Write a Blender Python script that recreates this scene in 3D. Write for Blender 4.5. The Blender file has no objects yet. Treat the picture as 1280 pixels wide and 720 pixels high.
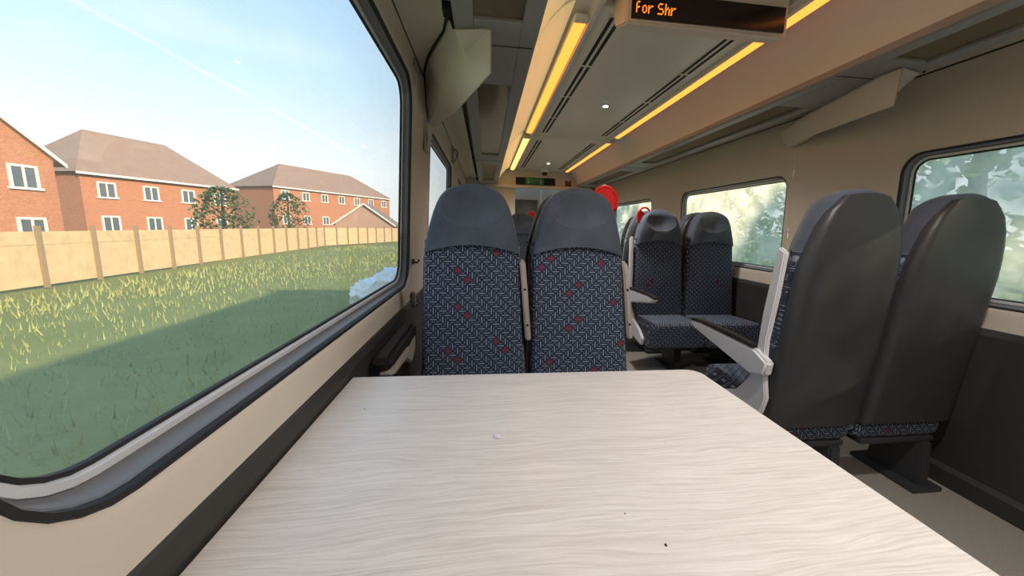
import bpy, bmesh, math, random
from mathutils import Vector, Matrix, noise as NZ
random.seed(7)
C = bpy.context.scene
COL = C.collection
PI = math.pi

# ------------------------------------------------------------------ camera
F, CX, CY = 470.0, 668.0, 360.0
VPX, VPY, ROLL = 607.0, 283.0, 0.027
EYE = Vector((0, 0, 1.2))
dy = Vector(((VPX - CX) / F, (CY - VPY) / F, 1)).normalized()
hz = Vector((1, -ROLL, 0))
dz = dy.cross(hz).normalized()
if dz.y < 0: dz = -dz
dx = dz.cross(dy).normalized()
if dx.x < 0: dx = -dx
right = Vector((dx.x, dy.x, dz.x)); up = Vector((dx.y, dy.y, dz.y)); fwd = Vector((dx.z, dy.z, dz.z))
cam_d = bpy.data.cameras.new('camera'); cam = bpy.data.objects.new('camera', cam_d); COL.objects.link(cam)
cam_d.sensor_width = 36; cam_d.lens = F / 1280 * 36
cam_d.shift_x = -(CX - 640) / 1280
cam_d.clip_start = 0.02; cam_d.clip_end = 400
m = Matrix.Identity(4)
for i in range(3):
    m[i][0] = right[i]; m[i][1] = up[i]; m[i][2] = -fwd[i]; m[i][3] = EYE[i]
cam.matrix_world = m
C.camera = cam

# ------------------------------------------------------------------ view, world, sun
C.view_settings.view_transform = 'Standard'; C.view_settings.look = 'None'
C.view_settings.gamma = 1; C.view_settings.exposure = 0.62
C.view_settings.use_curve_mapping = False
W = bpy.data.worlds.new('world'); C.world = W; W.use_nodes = True
wn = W.node_tree.nodes; wl = W.node_tree.links
wn.clear()
wo = wn.new('ShaderNodeOutputWorld'); wb = wn.new('ShaderNodeBackground')
tc = wn.new('ShaderNodeTexCoord'); sx = wn.new('ShaderNodeSeparateXYZ'); rp = wn.new('ShaderNodeValToRGB')
wl.new(tc.outputs['Generated'], sx.inputs[0]); wl.new(sx.outputs[2], rp.inputs[0])
e = rp.color_ramp.elements
e[0].position = 0.0; e[0].color = (.86, .88, .84, 1)
e[1].position = 0.6; e[1].color = (.27, .48, .76, 1)
a = e.new(.12); a.color = (.80, .86, .88, 1)
a = e.new(.28); a.color = (.55, .73, .88, 1)
nz = wn.new('ShaderNodeTexNoise'); nz.inputs['Scale'].default_value = 2.2; nz.inputs['Detail'].default_value = 5
mp = wn.new('ShaderNodeMapping'); mp.inputs['Scale'].default_value = (1, 1, 3.5)
wl.new(tc.outputs['Generated'], mp.inputs[0]); wl.new(mp.outputs[0], nz.inputs[0])
cr = wn.new('ShaderNodeValToRGB'); cr.color_ramp.elements[0].position = .5; cr.color_ramp.elements[1].position = .85
cr.color_ramp.elements[1].color = (.55, .55, .55, 1)
wl.new(nz.outputs[0], cr.inputs[0])
mx = wn.new('ShaderNodeMixRGB'); mx.inputs[2].default_value = (.93, .93, .92, 1)
wl.new(cr.outputs[0], mx.inputs[0]); wl.new(rp.outputs[0], mx.inputs[1])
wl.new(mx.outputs[0], wb.inputs[0]); wl.new(wb.outputs[0], wo.inputs[0])
wb.inputs[1].default_value = 1.0
sd = bpy.data.lights.new('sun', 'SUN'); sd.energy = 4.5; sd.angle = .02; sd.color = (1, .80, .55)
sun = bpy.data.objects.new('sun', sd); COL.objects.link(sun)
sun.rotation_euler = Vector((-.62, .60, -.32)).to_track_quat('-Z', 'Y').to_euler()
DOWNLIGHT_W = 54.0

# ------------------------------------------------------------------ materials
class G:
    """small wrapper to write node graphs"""
    def __init__(s, name):
        s.m = bpy.data.materials.new(name); s.m.use_nodes = True
        s.t = s.m.node_tree; s.n = s.t.nodes; s.l = s.t.links
        s.b = s.n['Principled BSDF']; s.out = s.n['Material Output']
    def new(s, k, **kw):
        n = s.n.new(k)
        for a, v in kw.items(): setattr(n, a, v)
        return n
    def put(s, sock, v):
        if hasattr(v, 'links'): s.l.new(v, sock)
        else: sock.default_value = v
    def math(s, op, a, b=None, c=None):
        n = s.new('ShaderNodeMath', operation=op)
        s.put(n.inputs[0], a)
        if b is not None: s.put(n.inputs[1], b)
        if c is not None: s.put(n.inputs[2], c)
        return n.outputs[0]
    def mix(s, f, a, b):
        n = s.new('ShaderNodeMixRGB'); s.put(n.inputs[0], f); s.put(n.inputs[1], a); s.put(n.inputs[2], b)
        return n.outputs[0]
    def noise(s, scale, detail=3, vec=None, rough=.5):
        n = s.new('ShaderNodeTexNoise'); n.inputs['Scale'].default_value = scale
        n.inputs['Detail'].default_value = detail; n.inputs['Roughness'].default_value = rough
        if vec is not None: s.l.new(vec, n.inputs['Vector'])
        return n.outputs[0]
    def coord(s, k='Object'):
        return s.new('ShaderNodeTexCoord').outputs[k]
    def mapv(s, vec, scale=(1, 1, 1), rot=(0, 0, 0)):
        n = s.new('ShaderNodeMapping'); n.inputs['Scale'].default_value = scale; n.inputs['Rotation'].default_value = rot
        s.l.new(vec, n.inputs['Vector']); return n.outputs[0]
    def bump(s, h, st=.2, d=.002):
        n = s.new('ShaderNodeBump'); n.inputs['Strength'].default_value = st; n.inputs['Distance'].default_value = d
        s.l.new(h, n.inputs['Height']); s.l.new(n.outputs[0], s.b.inputs['Normal'])
    def base(s, col, rough=.5, metal=0, spec=.5):
        if hasattr(col, 'links'): s.l.new(col, s.b.inputs['Base Color'])
        else: s.b.inputs['Base Color'].default_value = (*col[:3], 1)
        s.b.inputs['Roughness'].default_value = rough; s.b.inputs['Metallic'].default_value = metal
        s.b.inputs['Specular IOR Level'].default_value = spec

def c4(c): return (c[0], c[1], c[2], 1)
def plain(name, col, rough=.5, metal=0, spec=.5, var=.08, scale=9, bump=0):
    g = G(name)
    n = g.noise(scale, 3, g.coord())
    dk = tuple(v * (1 - var) for v in col); lt = tuple(min(1, v * (1 + var)) for v in col)
    g.base(g.mix(n, c4(dk), c4(lt)), rough, metal, spec)
    if bump: g.bump(g.noise(scale * 30, 2, g.coord()), bump, .001)
    return g.m
def emit(name, col, st):
    g = G(name); g.n.remove(g.b)
    em = g.new('ShaderNodeEmission'); em.inputs[0].default_value = c4(col); em.inputs[1].default_value = st
    g.l.new(em.outputs[0], g.out.inputs[0]); return g.m

IVORY = plain('ivory_panel', (.63, .57, .475), .45, var=.03, scale=3)
CREAM = plain('cream_moulding', (.66, .61, .55), .42, var=.03, scale=3)
CEIL = plain('ceiling_panel', (.74, .72, .66), .35, var=.03, scale=2)
COVE = plain('cove_panel', (.68, .70, .70), .45, var=.03, scale=2)
GREYP = plain('grey_painted_metal', (.30, .30, .31), .45, var=.05)
DADO = plain('charcoal_panel', (.032, .031, .030), .55, var=.08, bump=.15)
GASK = plain('slate_window_reveal', (.17, .18, .195), .38, var=.06)
RUBBER = plain('black_rubber', (.012, .012, .014), .6)
ALU = plain('pale_window_seal', (.66, .69, .72), .35)
PLAST = plain('dark_plastic_shell', (.035, .036, .04), .45, bump=.1)
PALEG = plain('pale_grey_plastic', (.68, .68, .71), .42, var=.03)
BEIGE = plain('beige_plastic', (.36, .315, .275), .45, var=.03)
PAD = plain('brown_black_pad', (.020, .014, .012), .65, 0, .25)
RED = plain('red_plastic', (.80, .012, .012), .35, var=.03)
BLACK = plain('black_void', (.006, .006, .006), .7)
STEEL = plain('brushed_steel', (.5, .5, .5), .35, .9)
DFR = plain('door_frame_grey', (.50, .49, .50), .5)
DOOR = plain('dark_door_panel', (.05, .048, .05), .45)
BROWNP = plain('bronze_plate', (.12, .07, .025), .4, .4)
HEAD = None
def mk_head():
    g = G('slate_headrest_cloth')
    v = g.coord()
    n = g.noise(7, 5, v, .6); f = g.noise(320, 2, v)
    c = g.mix(n, (.030, .040, .058, 1), (.125, .148, .190, 1))
    g.base(c, .75, 0, .3); g.b.inputs['Sheen Weight'].default_value = .35; g.b.inputs['Sheen Roughness'].default_value = .4
    g.bump(g.math('ADD', f, g.math('MULTIPLY', n, 2.0)), .25, .003)
    return g.m
HEAD = mk_head()
SEAM = plain('headrest_seam', (.13, .14, .155), .7)

CU, CV = .0212, .0197           # half diagonals of one weave cell
def fabric(name, mirror=False, axis='z', red=None, dim=1.0):
    g = G(name)
    s = g.new('ShaderNodeSeparateXYZ'); g.l.new(g.coord(), s.inputs[0])
    x = s.outputs[0]; v = s.outputs[2] if axis == 'z' else g.math('SUBTRACT', s.outputs[1], s.outputs[2])
    M = g.math
    u = M('DIVIDE', x, -CU if mirror else CU); v = M('DIVIDE', v, CV)
    a = M('MULTIPLY', M('ADD', u, v), .5); b = M('MULTIPLY', M('SUBTRACT', v, u), .5)
    ra = M('FLOOR', M('ADD', a, .5)); rb = M('FLOOR', M('ADD', b, .5))
    da = M('SUBTRACT', a, ra); db = M('SUBTRACT', b, rb)
    lx = M('ABSOLUTE', M('SUBTRACT', da, db)); lz = M('ABSOLUTE', M('ADD', da, db))
    typ = M('ABSOLUTE', M('MODULO', ra, 2.0))            # 0 horizontal bars, 1 vertical bars
    inv = M('SUBTRACT', 1.0, typ)
    p = M('ADD', M('MULTIPLY', lx, typ), M('MULTIPLY', lz, inv))    # across the bars
    q = M('ADD', M('MULTIPLY', lz, typ), M('MULTIPLY', lx, inv))    # along the bars
    mid = M('MULTIPLY', M('LESS_THAN', p, .10), M('LESS_THAN', q, .70))
    sid = M('MULTIPLY', M('LESS_THAN', M('ABSOLUTE', M('SUBTRACT', p, .50)), .085), M('LESS_THAN', q, .27))
    bars = M('ADD', mid, M('MULTIPLY', sid, .62))
    if red is not None:
        acc = None
        for (px, pz) in red:
            uu = px / (-CU if mirror else CU); vv = pz / CV
            A = round((uu + vv) / 2 / 2) * 2; B = round((vv - uu) / 2)
            t = M('MULTIPLY', M('COMPARE', ra, float(A), .1), M('COMPARE', rb, float(B), .1))
            acc = t if acc is None else M('ADD', acc, t)
        hit = acc
    else:
        cb = g.new('ShaderNodeCombineXYZ'); g.l.new(M('FLOOR', M('DIVIDE', ra, 4.0)), cb.inputs[0]); g.l.new(rb, cb.inputs[1])
        wnz = g.new('ShaderNodeTexWhiteNoise', noise_dimensions='2D'); g.l.new(cb.outputs[0], wnz.inputs[0])
        hit = M('MULTIPLY', inv, M('GREATER_THAN', wnz.outputs[0], .93))
        hit = M('MULTIPLY', hit, M('LESS_THAN', M('ABSOLUTE', M('MODULO', rb, 3.0)), .5))
    dia = M('LESS_THAN', M('ADD', lx, lz), .80)
    hit = M('MULTIPLY', hit, dia)
    n = g.noise(14, 3, g.coord())
    ground = g.mix(n, (.022 * dim, .030 * dim, .050 * dim, 1), (.036 * dim, .048 * dim, .076 * dim, 1))
    c = g.mix(M('MULTIPLY', bars, .85), ground, (.31 * dim, .37 * dim, .47 * dim, 1))
    c = g.mix(M('MULTIPLY', hit, .85), c, (.20 * dim, .025 * dim, .05 * dim, 1))
    g.base(c, .9, 0, .15)
    g.b.inputs['Sheen Weight'].default_value = .15
    g.bump(M('ADD', g.noise(500, 2, g.coord()), bars), .3, .0015)
    return g.m
def redpts(pix, cx):
    out = []
    for (px, py) in pix:
        d = right * ((px - CX) / F) + up * ((CY - py) / F) + fwd
        t = 1.68 / d.y; q = EYE + d * t
        out.append((q.x - cx, q.z))
    return out
SXL, SXR = -.057, .424
FAB_L = fabric('herringbone_moquette', False, 'z', redpts([(573.6, 333.3), (586.6, 345), (574.6, 378), (586.8, 390), (622, 311), (563, 434), (576, 446), (622, 424), (634, 435)], SXL))
FAB_R = fabric('herringbone_moquette_mirrored', True, 'z', redpts([(679.4, 338), (690, 328), (754.4, 329), (722, 360), (711, 370), (767.5, 381), (723, 402), (712.4, 412), (769.4, 424), (680.5, 447), (733, 454)], SXR))
FAB = fabric('moquette_backrest', False, 'z'); FABM = fabric('moquette_backrest_mirrored', True, 'z')
FABC = fabric('moquette_cushion', False, 'y')

def mk_wood():
    g = G('pale_oak_laminate')
    v = g.coord()
    w = g.noise(1.6, 3, g.mapv(v, (1.2, 3.5, 1)))
    vv = g.new('ShaderNodeVectorMath', operation='ADD')
    cb = g.new('ShaderNodeCombineXYZ'); g.l.new(g.math('MULTIPLY', w, .10), cb.inputs[1])
    g.l.new(v, vv.inputs[0]); g.l.new(cb.outputs[0], vv.inputs[1])
    f1 = g.noise(1.0, 6, g.mapv(vv.outputs[0], (7, 260, 1)), .7)
    f2 = g.noise(1.0, 3, g.mapv(vv.outputs[0], (2.0, 26, 1)), .5)
    f3 = g.noise(1.0, 2, g.mapv(vv.outputs[0], (14, 700, 1)), .5)
    r1 = g.new('ShaderNodeValToRGB'); r1.color_ramp.elements[0].position = .36; r1.color_ramp.elements[1].position = .62
    g.l.new(f1, r1.inputs[0])
    c = g.mix(r1.outputs[0], (.47, .435, .40, 1), (.70, .675, .64, 1))
    c = g.mix(g.math('MULTIPLY', f2, .55), c, (.73, .675, .63, 1))
    r3 = g.new('ShaderNodeValToRGB'); r3.color_ramp.elements[0].position = .55; r3.color_ramp.elements[1].position = .75
    g.l.new(f3, r3.inputs[0])
    c = g.mix(g.math('MULTIPLY', r3.outputs[0], .35), c, (.46, .415, .375, 1))
    g.base(c, .30, 0, .5); g.bump(f1, .12, .0006)
    return g.m
WOOD = mk_wood()
def mk_carpet():
    g = G('speckled_taupe_carpet'); v = g.coord()
    c = g.mix(g.noise(220, 2, v), (.17, .15, .13, 1), (.42, .39, .34, 1))
    g.base(c, .95, 0, .1); g.bump(g.noise(400, 2, v), .5, .003); return g.m
CARPET = mk_carpet()
def mk_glass(name, haze=0.0, haze_col=(.8, .85, .8), mirror=.05):
    g = G(name); g.n.remove(g.b)
    tr = g.new('ShaderNodeBsdfTransparent'); tr.inputs[0].default_value = (.95, .97, .96, 1)
    gl = g.new('ShaderNodeBsdfGlossy'); gl.inputs['Roughness'].default_value = 0.0
    lw = g.new('ShaderNodeLayerWeight'); lw.inputs[0].default_value = .5
    mxs = g.new('ShaderNodeMixShader')
    fr = g.math('ADD', g.math('MULTIPLY', g.math('POWER', lw.outputs['Facing'], 5.0), .9), .045)
    g.l.new(fr, mxs.inputs[0]); g.l.new(tr.outputs[0], mxs.inputs[1]); g.l.new(gl.outputs[0], mxs.inputs[2])
    last = mxs.outputs[0]
    if haze:  # translucent layer stands in for haze over the outside view
        tl = g.new('ShaderNodeBsdfTranslucent'); tl.inputs[0].default_value = c4(haze_col)
        m2 = g.new('ShaderNodeMixShader')
        g.l.new(g.math('MULTIPLY', g.noise(6, 4, g.coord()), haze * 2), m2.inputs[0])
        g.l.new(last, m2.inputs[1]); g.l.new(tl.outputs[0], m2.inputs[2]); last = m2.outputs[0]
    g.l.new(last, g.out.inputs[0]); return g.m
GLASS = mk_glass('window_glass', .08, (.85, .87, .83))
GLASSR = mk_glass('hazy_window_glass', .68, (.80, .86, .76))  # strong layer: pale green haze put into the right-hand panes
def mk_rackglass():
    g = G('lit_tan_rack_glass')
    g.base(g.mix(g.noise(2.5, 4, g.coord()), (.17, .13, .085, 1), (.27, .21, .145, 1)), .12, 0, .5)  # tan puts the look of the lit roof lining into the glass
    g.b.inputs['Alpha'].default_value = .72
    return g.m
RGLASS = mk_rackglass()
TUBE = emit('warm_light_diffuser', (1.0, .26, .04), 1.75)
TUBEB = emit('bright_warm_light_diffuser', (1.0, .42, .08), 3.0)
SPOTE = emit('white_spot_lens', (1, .98, .94), 6)
LEDE = emit('amber_led_dots', (1.0, .22, .012), 1.15)
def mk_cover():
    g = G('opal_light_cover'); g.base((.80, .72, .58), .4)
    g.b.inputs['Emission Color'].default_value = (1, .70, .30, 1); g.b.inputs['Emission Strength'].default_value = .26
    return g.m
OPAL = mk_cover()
SCREEN = plain('dark_red_screen', (.012, .003, .002), .25)
SIGNG = plain('exit_sign_green', (.02, .16, .05), .5)
SIGNW = plain('exit_sign_pale_marks', (.35, .55, .35), .5)
STICK = plain('pictogram_plate', (.42, .36, .26), .5)

# ------------------------------------------------------------------ mesh helpers
def bm_box(bm, c, s, bev=0.0, seg=2, rot=None):
    r = bmesh.ops.create_cube(bm, size=1.0)
    vs = r['verts']
    for v in vs: v.co = Vector((v.co.x * s[0], v.co.y * s[1], v.co.z * s[2]))
    if bev:
        es = list({e for v in vs for e in v.link_edges})
        rr = bmesh.ops.bevel(bm, geom=es + vs, offset=min(bev, min(s) * .49), segments=seg, affect='EDGES', profile=.6)
        vs = [v for v in rr['verts'] if v.is_valid]
        vs = list({v for f in rr['faces'] for v in f.verts} | set(vs))
    if rot is not None:
        for v in vs: v.co = rot @ v.co
    for v in vs: v.co += Vector(c)
    return vs
def bm_prism(bm, pts, axis, a0, a1, bev=0.0, seg=2):
    """polygon pts extruded along axis: pts are in the other two axes in order"""
    def mk(p, t):
        if axis == 'x': return (t, p[0], p[1])
        if axis == 'y': return (p[0], t, p[1])
        return (p[0], p[1], t)
    b = bmesh.new()
    lo = [b.verts.new(mk(p, a0)) for p in pts]; hi = [b.verts.new(mk(p, a1)) for p in pts]
    n = len(pts)
    b.faces.new(lo); b.faces.new(list(reversed(hi)))
    for i in range(n): b.faces.new((lo[i], hi[i], hi[(i + 1) % n], lo[(i + 1) % n]))
    bmesh.ops.recalc_face_normals(b, faces=b.faces)
    if bev:
        es = [e for e in b.edges if e.calc_face_angle(0) > .5]
        bmesh.ops.bevel(b, geom=es, offset=bev, segments=seg, affect='EDGES')
    me = bpy.data.meshes.new('tmp'); b.to_mesh(me); b.free(); bm.from_mesh(me); bpy.data.meshes.remove(me)
def bm_tube(bm, path, r, n=8, close=False):
    path = [Vector(p) for p in path]; rings = []
    N = len(path)
    for i, p in enumerate(path):
        if close: t = path[(i + 1) % N] - path[i - 1]
        else: t = path[min(i + 1, N - 1)] - path[max(i - 1, 0)]
        t.normalize()
        ref = Vector((0, 0, 1)) if abs(t.z) < .9 else Vector((1, 0, 0))
        a = t.cross(ref).normalized(); b = t.cross(a)
        rr = r[i] if isinstance(r, (list, tuple)) else r
        rings.append([bm.verts.new(p + (a * math.cos(2 * PI * k / n) + b * math.sin(2 * PI * k / n)) * rr) for k in range(n)])
    for i in range(N if close else N - 1):
        A, B = rings[i], rings[(i + 1) % N]
        for k in range(n): bm.faces.new((A[k], A[(k + 1) % n], B[(k + 1) % n], B[k]))
    if not close:
        bm.faces.new(list(reversed(rings[0]))); bm.faces.new(rings[-1])
def bm_disc(bm, c, r, depth, axis='y', n=24, bev=0.0):
    pts = [(math.cos(2 * PI * k / n) * r, math.sin(2 * PI * k / n) * r) for k in range(n)]
    i = 'xyz'.index(axis); o = [c[j] for j in range(3) if j != i]
    bm_prism(bm, [(p[0] + o[0], p[1] + o[1]) for p in pts], axis, c[i] - depth / 2, c[i] + depth / 2, bev)
def obj(name, bm, mat, parent=None, smooth=None, loc=None):
    bmesh.ops.recalc_face_normals(bm, faces=bm.faces)
    me = bpy.data.meshes.new(name); bm.to_mesh(me); bm.free()
    if smooth is not None:
        for p in me.polygons: p.use_smooth = True
        if smooth < 3: me.set_sharp_from_angle(angle=smooth)
    me.materials.append(mat)
    o = bpy.data.objects.new(name, me); COL.objects.link(o)
    if parent: o.parent = parent
    if loc: o.location = loc
    return o
def thing(name, label, cat, loc=(0, 0, 0), rz=0, group=None):
    o = bpy.data.objects.new(name, None); COL.objects.link(o); o.empty_display_size = .1
    o.location = loc; o.rotation_euler = (0, 0, rz); return tag(o, label, cat, group)
def tag(o, label, cat, group=None):
    o['label'] = label; o['category'] = cat
    if group: o['group'] = group
    return o
def struct(o):
    o['kind'] = 'structure'; return o
def dup(root, label, loc, rz, group=None):
    r = root.copy(); COL.objects.link(r); r.location = loc; r.rotation_euler = (0, 0, rz); r['label'] = label
    if group: r['group'] = group
    for ch in list(root.children):
        c = ch.copy(); COL.objects.link(c); c.parent = r
        for g in list(ch.children):
            d = g.copy(); COL.objects.link(d); d.parent = c
    return r

# ------------------------------------------------------------------ the carriage shell
MID = .935                      # centre line of the carriage
Y0, Y1 = -1.6, 7.0
PROF = [(0, -.40), (.80, -.40), (.90, -.402), (1.15, -.396), (1.4, -.386), (1.65, -.374), (1.85, -.362), (2.03, -.352)]
def wx(z):
    for (z0, x0), (z1, x1) in zip(PROF, PROF[1:]):
        if z <= z1: return x0 + (x1 - x0) * (z - z0) / (z1 - z0)
    return PROF[-1][1]
def side(x, s): return x if s < 0 else 2 * MID - x       # mirror to the right hand wall
def rr_points(y0, y1, z0, z1, r, off=0.0, k=7):
    """rounded rectangle, fixed count, offset outwards by off"""
    y0 -= off; y1 += off; z0 -= off; z1 += off; r = max(r + off, .004)
    P = []
    for (cy, cz, a0) in ((y1 - r, z1 - r, 0), (y0 + r, z1 - r, 90), (y0 + r, z0 + r, 180), (y1 - r, z0 + r, 270)):
        for i in range(k + 1):
            a = math.radians(a0 + 90 * i / k); P.append((cy + r * math.cos(a), cz + r * math.sin(a)))
    return P
def wall_band(s, windows, z0, z1, name):
    """panel from z0 to z1 with rounded window holes (y0,y1,zb,zt,r)"""
    bm = bmesh.new(); zs = [z0] + [p[0] for p in PROF if z0 < p[0] < z1] + [z1]
    def V(y, z, d=0): return bm.verts.new((side(wx(z) - d, s), y, z))
    cuts = [Y0] + [v for w in windows for v in (w[0] - .06, w[1] + .06)] + [Y1]
    for i in range(0, len(cuts), 2):
        a, b = cuts[i], cuts[i + 1]
        for q0, q1 in zip(zs, zs[1:]): bm.faces.new((V(a, q0), V(b, q0), V(b, q1), V(a, q1)))
    for w in windows:
        a, b = w[0] - .06, w[1] + .06
        inner = rr_points(*w[:4], w[4]); lip = rr_points(*w[:4], w[4], .014)
        outer = []
        k = 8
        for ci, (cy, cz) in enumerate(((b, z1), (a, z1), (a, z0), (b, z0))):
            for i in range(k): 
                t = i / (k - 1)
                # slide from the side point to the corner and on to the next side
                p = lip[ci * k + i]
                if i == 0: q = (cy, p[1]) if ci in (0, 2) else (p[0], cz)
                elif i == k - 1: q = (p[0], cz) if ci in (0, 2) else (cy, p[1])
                else: q = (cy, cz)
                outer.append(q)
        n = len(inner)
        def stack(pl, d): return [V(y, z, d) for y, z in pl]
        # subdivide outer-lip span so the panel keeps following the wall's curve
        loops = [[V(o[0] + (l[0] - o[0]) * t, o[1] + (l[1] - o[1]) * t) for o, l in zip(outer, lip)] for t in (0, .34, .67, 1)]
        loops.append([V(y, z, .004) for y, z in rr_points(*w[:4], w[4], .006)])
        loops.append([V(y, z, .014) for y, z in inner])
        for A, B in zip(loops, loops[1:]):
            for i in range(n):
                j = (i + 1) % n
                try: bm.faces.new((A[i], A[j], B[j], B[i]))
                except Exception: pass
    bmesh.ops.remove_doubles(bm, verts=bm.verts, dist=.0002)
    bmesh.ops.dissolve_degenerate(bm, edges=bm.edges, dist=.0002)
    return struct(obj(name, bm, IVORY, None, .9))
WL = [(.32, 2.08, .885, 1.905, .14), (2.73, 4.35, .885, 1.83, .12), (5.15, 6.75, .885, 1.83, .12)]
WR = [(.30, 1.86, .90, 1.64, .10), (2.66, 4.22, .90, 1.64, .10), (5.03, 6.60, .90, 1.64, .10)]
wall_band(-1, WL, .80, 2.03, 'wall_left')
wall_band(1, WR, .80, 2.03, 'wall_right')
def window(n, s, w, glass):
    bm = bmesh.new()
    def loop(d, off): return [bm.verts.new((side(wx(z) - d, s), y, z)) for y, z in rr_points(*w[:4], w[4], off)]
    L = [loop(.012, .0), loop(.018, -.008), loop(.040, -.012), loop(.050, -.020)]
    for A, B in zip(L, L[1:]):
        for i in range(len(A)): bm.faces.new((A[i], A[(i + 1) % len(A)], B[(i + 1) % len(A)], B[i]))
    root = struct(obj('window_%d' % n, bm, GASK, None, .6))
    bm = bmesh.new()
    def ring(spec):
        R = [[bm.verts.new((side(wx(z) - d, s), y, z)) for y, z in rr_points(*w[:4], w[4], off)] for d, off in spec]
        for A, B in zip(R, R[1:]):
            for i in range(len(A)): bm.faces.new((A[i], A[(i + 1) % len(A)], B[(i + 1) % len(A)], B[i]))
    ring([(.010, .008), (.004, .003), (.006, -.004), (.018, -.006)])
    obj('gasket', bm, RUBBER, root, .6)
    bm = bmesh.new(); ring([(.050, -.015), (.043, -.018), (.042, -.028), (.052, -.031)]); obj('glazing_seal', bm, ALU, root, .6)
    bm = bmesh.new(); ring([(.050, -.029), (.047, -.032), (.049, -.036), (.056, -.037)]); obj('inner_gasket', bm, RUBBER, root, .6)
    bm = bmesh.new()
    fr = [bm.verts.new((side(wx(z) - .055, s), y, z)) for y, z in rr_points(*w[:4], w[4], -.024)]
    bm.faces.new(fr); obj('pane', bm, glass, root)
for i, w in enumerate(WL): window(i + 1, -1, w, GLASS)
for i, w in enumerate(WR): window(i + 4, 1, w, GLASSR)
# outer skin behind the walls (keeps the body closed between the windows)
for s, nm in ((-1, 'trim_1'), (1, 'trim_2')):          # charcoal panels below the sill
    bm = bmesh.new()
    pts = [(-.43, 0), (-.43, .80), (-.405, .80), (-.397, .792), (-.39, .77), (-.39, .10), (-.37, .08), (-.37, 0)]
    bm_prism(bm, [(side(p[0], s), p[1]) for p in pts], 'y', Y0, Y1)
    struct(obj(nm, bm, DADO))
bm = bmesh.new(); bm_box(bm, (MID, (Y0 + Y1) / 2, -.03), (2.76, Y1 - Y0, .06)); struct(obj('floor', bm, CARPET))
# ceiling: centre panel and its raised neighbour nearer the camera
ZC = 2.20
DISP_Y = 1.65
bm = bmesh.new()
bm_box(bm, (MID, (4.40 + DISP_Y + .182) / 2, ZC + .03), (.85, 4.40 - DISP_Y - .182, .06), .006)
bm_box(bm, (MID, (4.406 + Y1) / 2, ZC + .03), (.85, Y1 - 4.406, .06), .006)
bm_box(bm, (MID, (Y0 + DISP_Y) / 2, ZC + .13), (.85, DISP_Y - Y0, .06), .006)
struct(obj('ceiling', bm, CEIL, None, .6))
for s, k in ((-1, 3), (1, 4)):
    X = lambda x: side(x, s)
    # grey strip beside the centre panel, then the trough around the lamp, then the lit cove down to the rack
    bm = bmesh.new()
    pts = [(.512, 2.205), (.512, 2.185), (.49, 2.185), (.485, 2.235), (.40, 2.245), (.34, 2.205), (.27, 2.13), (.215, 2.045), (.205, 1.985),
           (.190, 1.985), (.19, 2.05), (.25, 2.15), (.33, 2.23), (.40, 2.27), (.50, 2.27), (.53, 2.25), (.53, 2.205)]
    bm_prism(bm, [(X(p[0]), p[1]) for p in pts], 'y', Y0, Y1)
    struct(obj('trim_%d' % k, bm, COVE, None, .5))
    # panel from the top of the wall across to the rack
    bm = bmesh.new()
    pts = [(-.352, 2.028), (-.335, 2.05), (-.29, 2.062), (-.22, 2.05), (-.17, 2.03), (-.17, 2.06), (-.30, 2.09), (-.37, 2.06), (-.37, 2.028)]
    bm_prism(bm, [(X(p[0]), p[1]) for p in pts], 'y', Y0, Y1)
    struct(obj('trim_%d' % (k + 2), bm, IVORY, None, .8))
    bm = bmesh.new()                        # dark joint between wall and cove
    bm_box(bm, (X(-.353), (Y0 + Y1) / 2, 2.026), (.006, Y1 - Y0, .007))
    struct(obj('trim_%d' % (k + 4), bm, RUBBER))
    bm = bmesh.new()                        # roof lining over the racks
    pts = [(-.37, 2.06), (-.20, 2.30), (.2, 2.42), (.5, 2.44), (.5, 2.46), (.2, 2.44), (-.22, 2.33), (-.39, 2.06)]
    bm_prism(bm, [(X(p[0]), p[1]) for p in pts], 'y', Y0, Y1)
    struct(obj('trim_%d' % (k + 6), bm, COVE))
bm = bmesh.new(); bm_box(bm, (MID, (Y0 + Y1) / 2, 2.46), (.95, Y1 - Y0, .04)); struct(obj('trim_11', bm, CEIL))

# end wall with its doorway
bm = bmesh.new()
dx0, dx1, dzt = .53, 1.36, 1.90
bm_box(bm, ((-.45 + dx0) / 2, Y1 + .03, 1.2), (dx0 + .45, .06, 2.5))
bm_box(bm, ((dx1 + 2.32) / 2, Y1 + .03, 1.2), (2.32 - dx1, .06, 2.5))
bm_box(bm, ((dx0 + dx1) / 2, Y1 + .03, (dzt + 2.45) / 2), (dx1 - dx0, .06, 2.45 - dzt))
struct(obj('wall_end', bm, IVORY))
bm = bmesh.new(); bm_box(bm, (MID, Y0 - .03, 1.2), (2.8, .06, 2.52)); struct(obj('wall_back', bm, IVORY))
bm = bmesh.new(); bm_box(bm, (MID, Y1 - .03, 1.925), (1.9, .06, .06), .012); struct(obj('trim_12', bm, CREAM, None, .6))
bm = bmesh.new(); bm_box(bm, (MID, Y1 + .30, 1.0), (1.0, .04, 2.1)); dr = struct(obj('door_1', bm, DFR))
bm = bmesh.new(); bm_box(bm, (.72, Y1 + .265, .86), (.52, .03, 1.72), .01); obj('door_leaf', bm, DOOR, dr, .6)
bm = bmesh.new(); bm_box(bm, (1.04, Y1 + .26, 1.1), (.03, .05, 1.6), .008); obj('door_post', bm, PALEG, dr, .6)
bm = bmesh.new(); bm_box(bm, (.93, Y1 + .235, .95), (.025, .04, .30), .008); obj('door_handle', bm, STEEL, dr, .6)
bm = bmesh.new(); bm_tube(bm, [(1.45 + .62 * math.sin(t), Y1 - .012, 1.72 + .40 * math.cos(t)) for t in [i * .09 for i in range(3, 17)]], .012)
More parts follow.
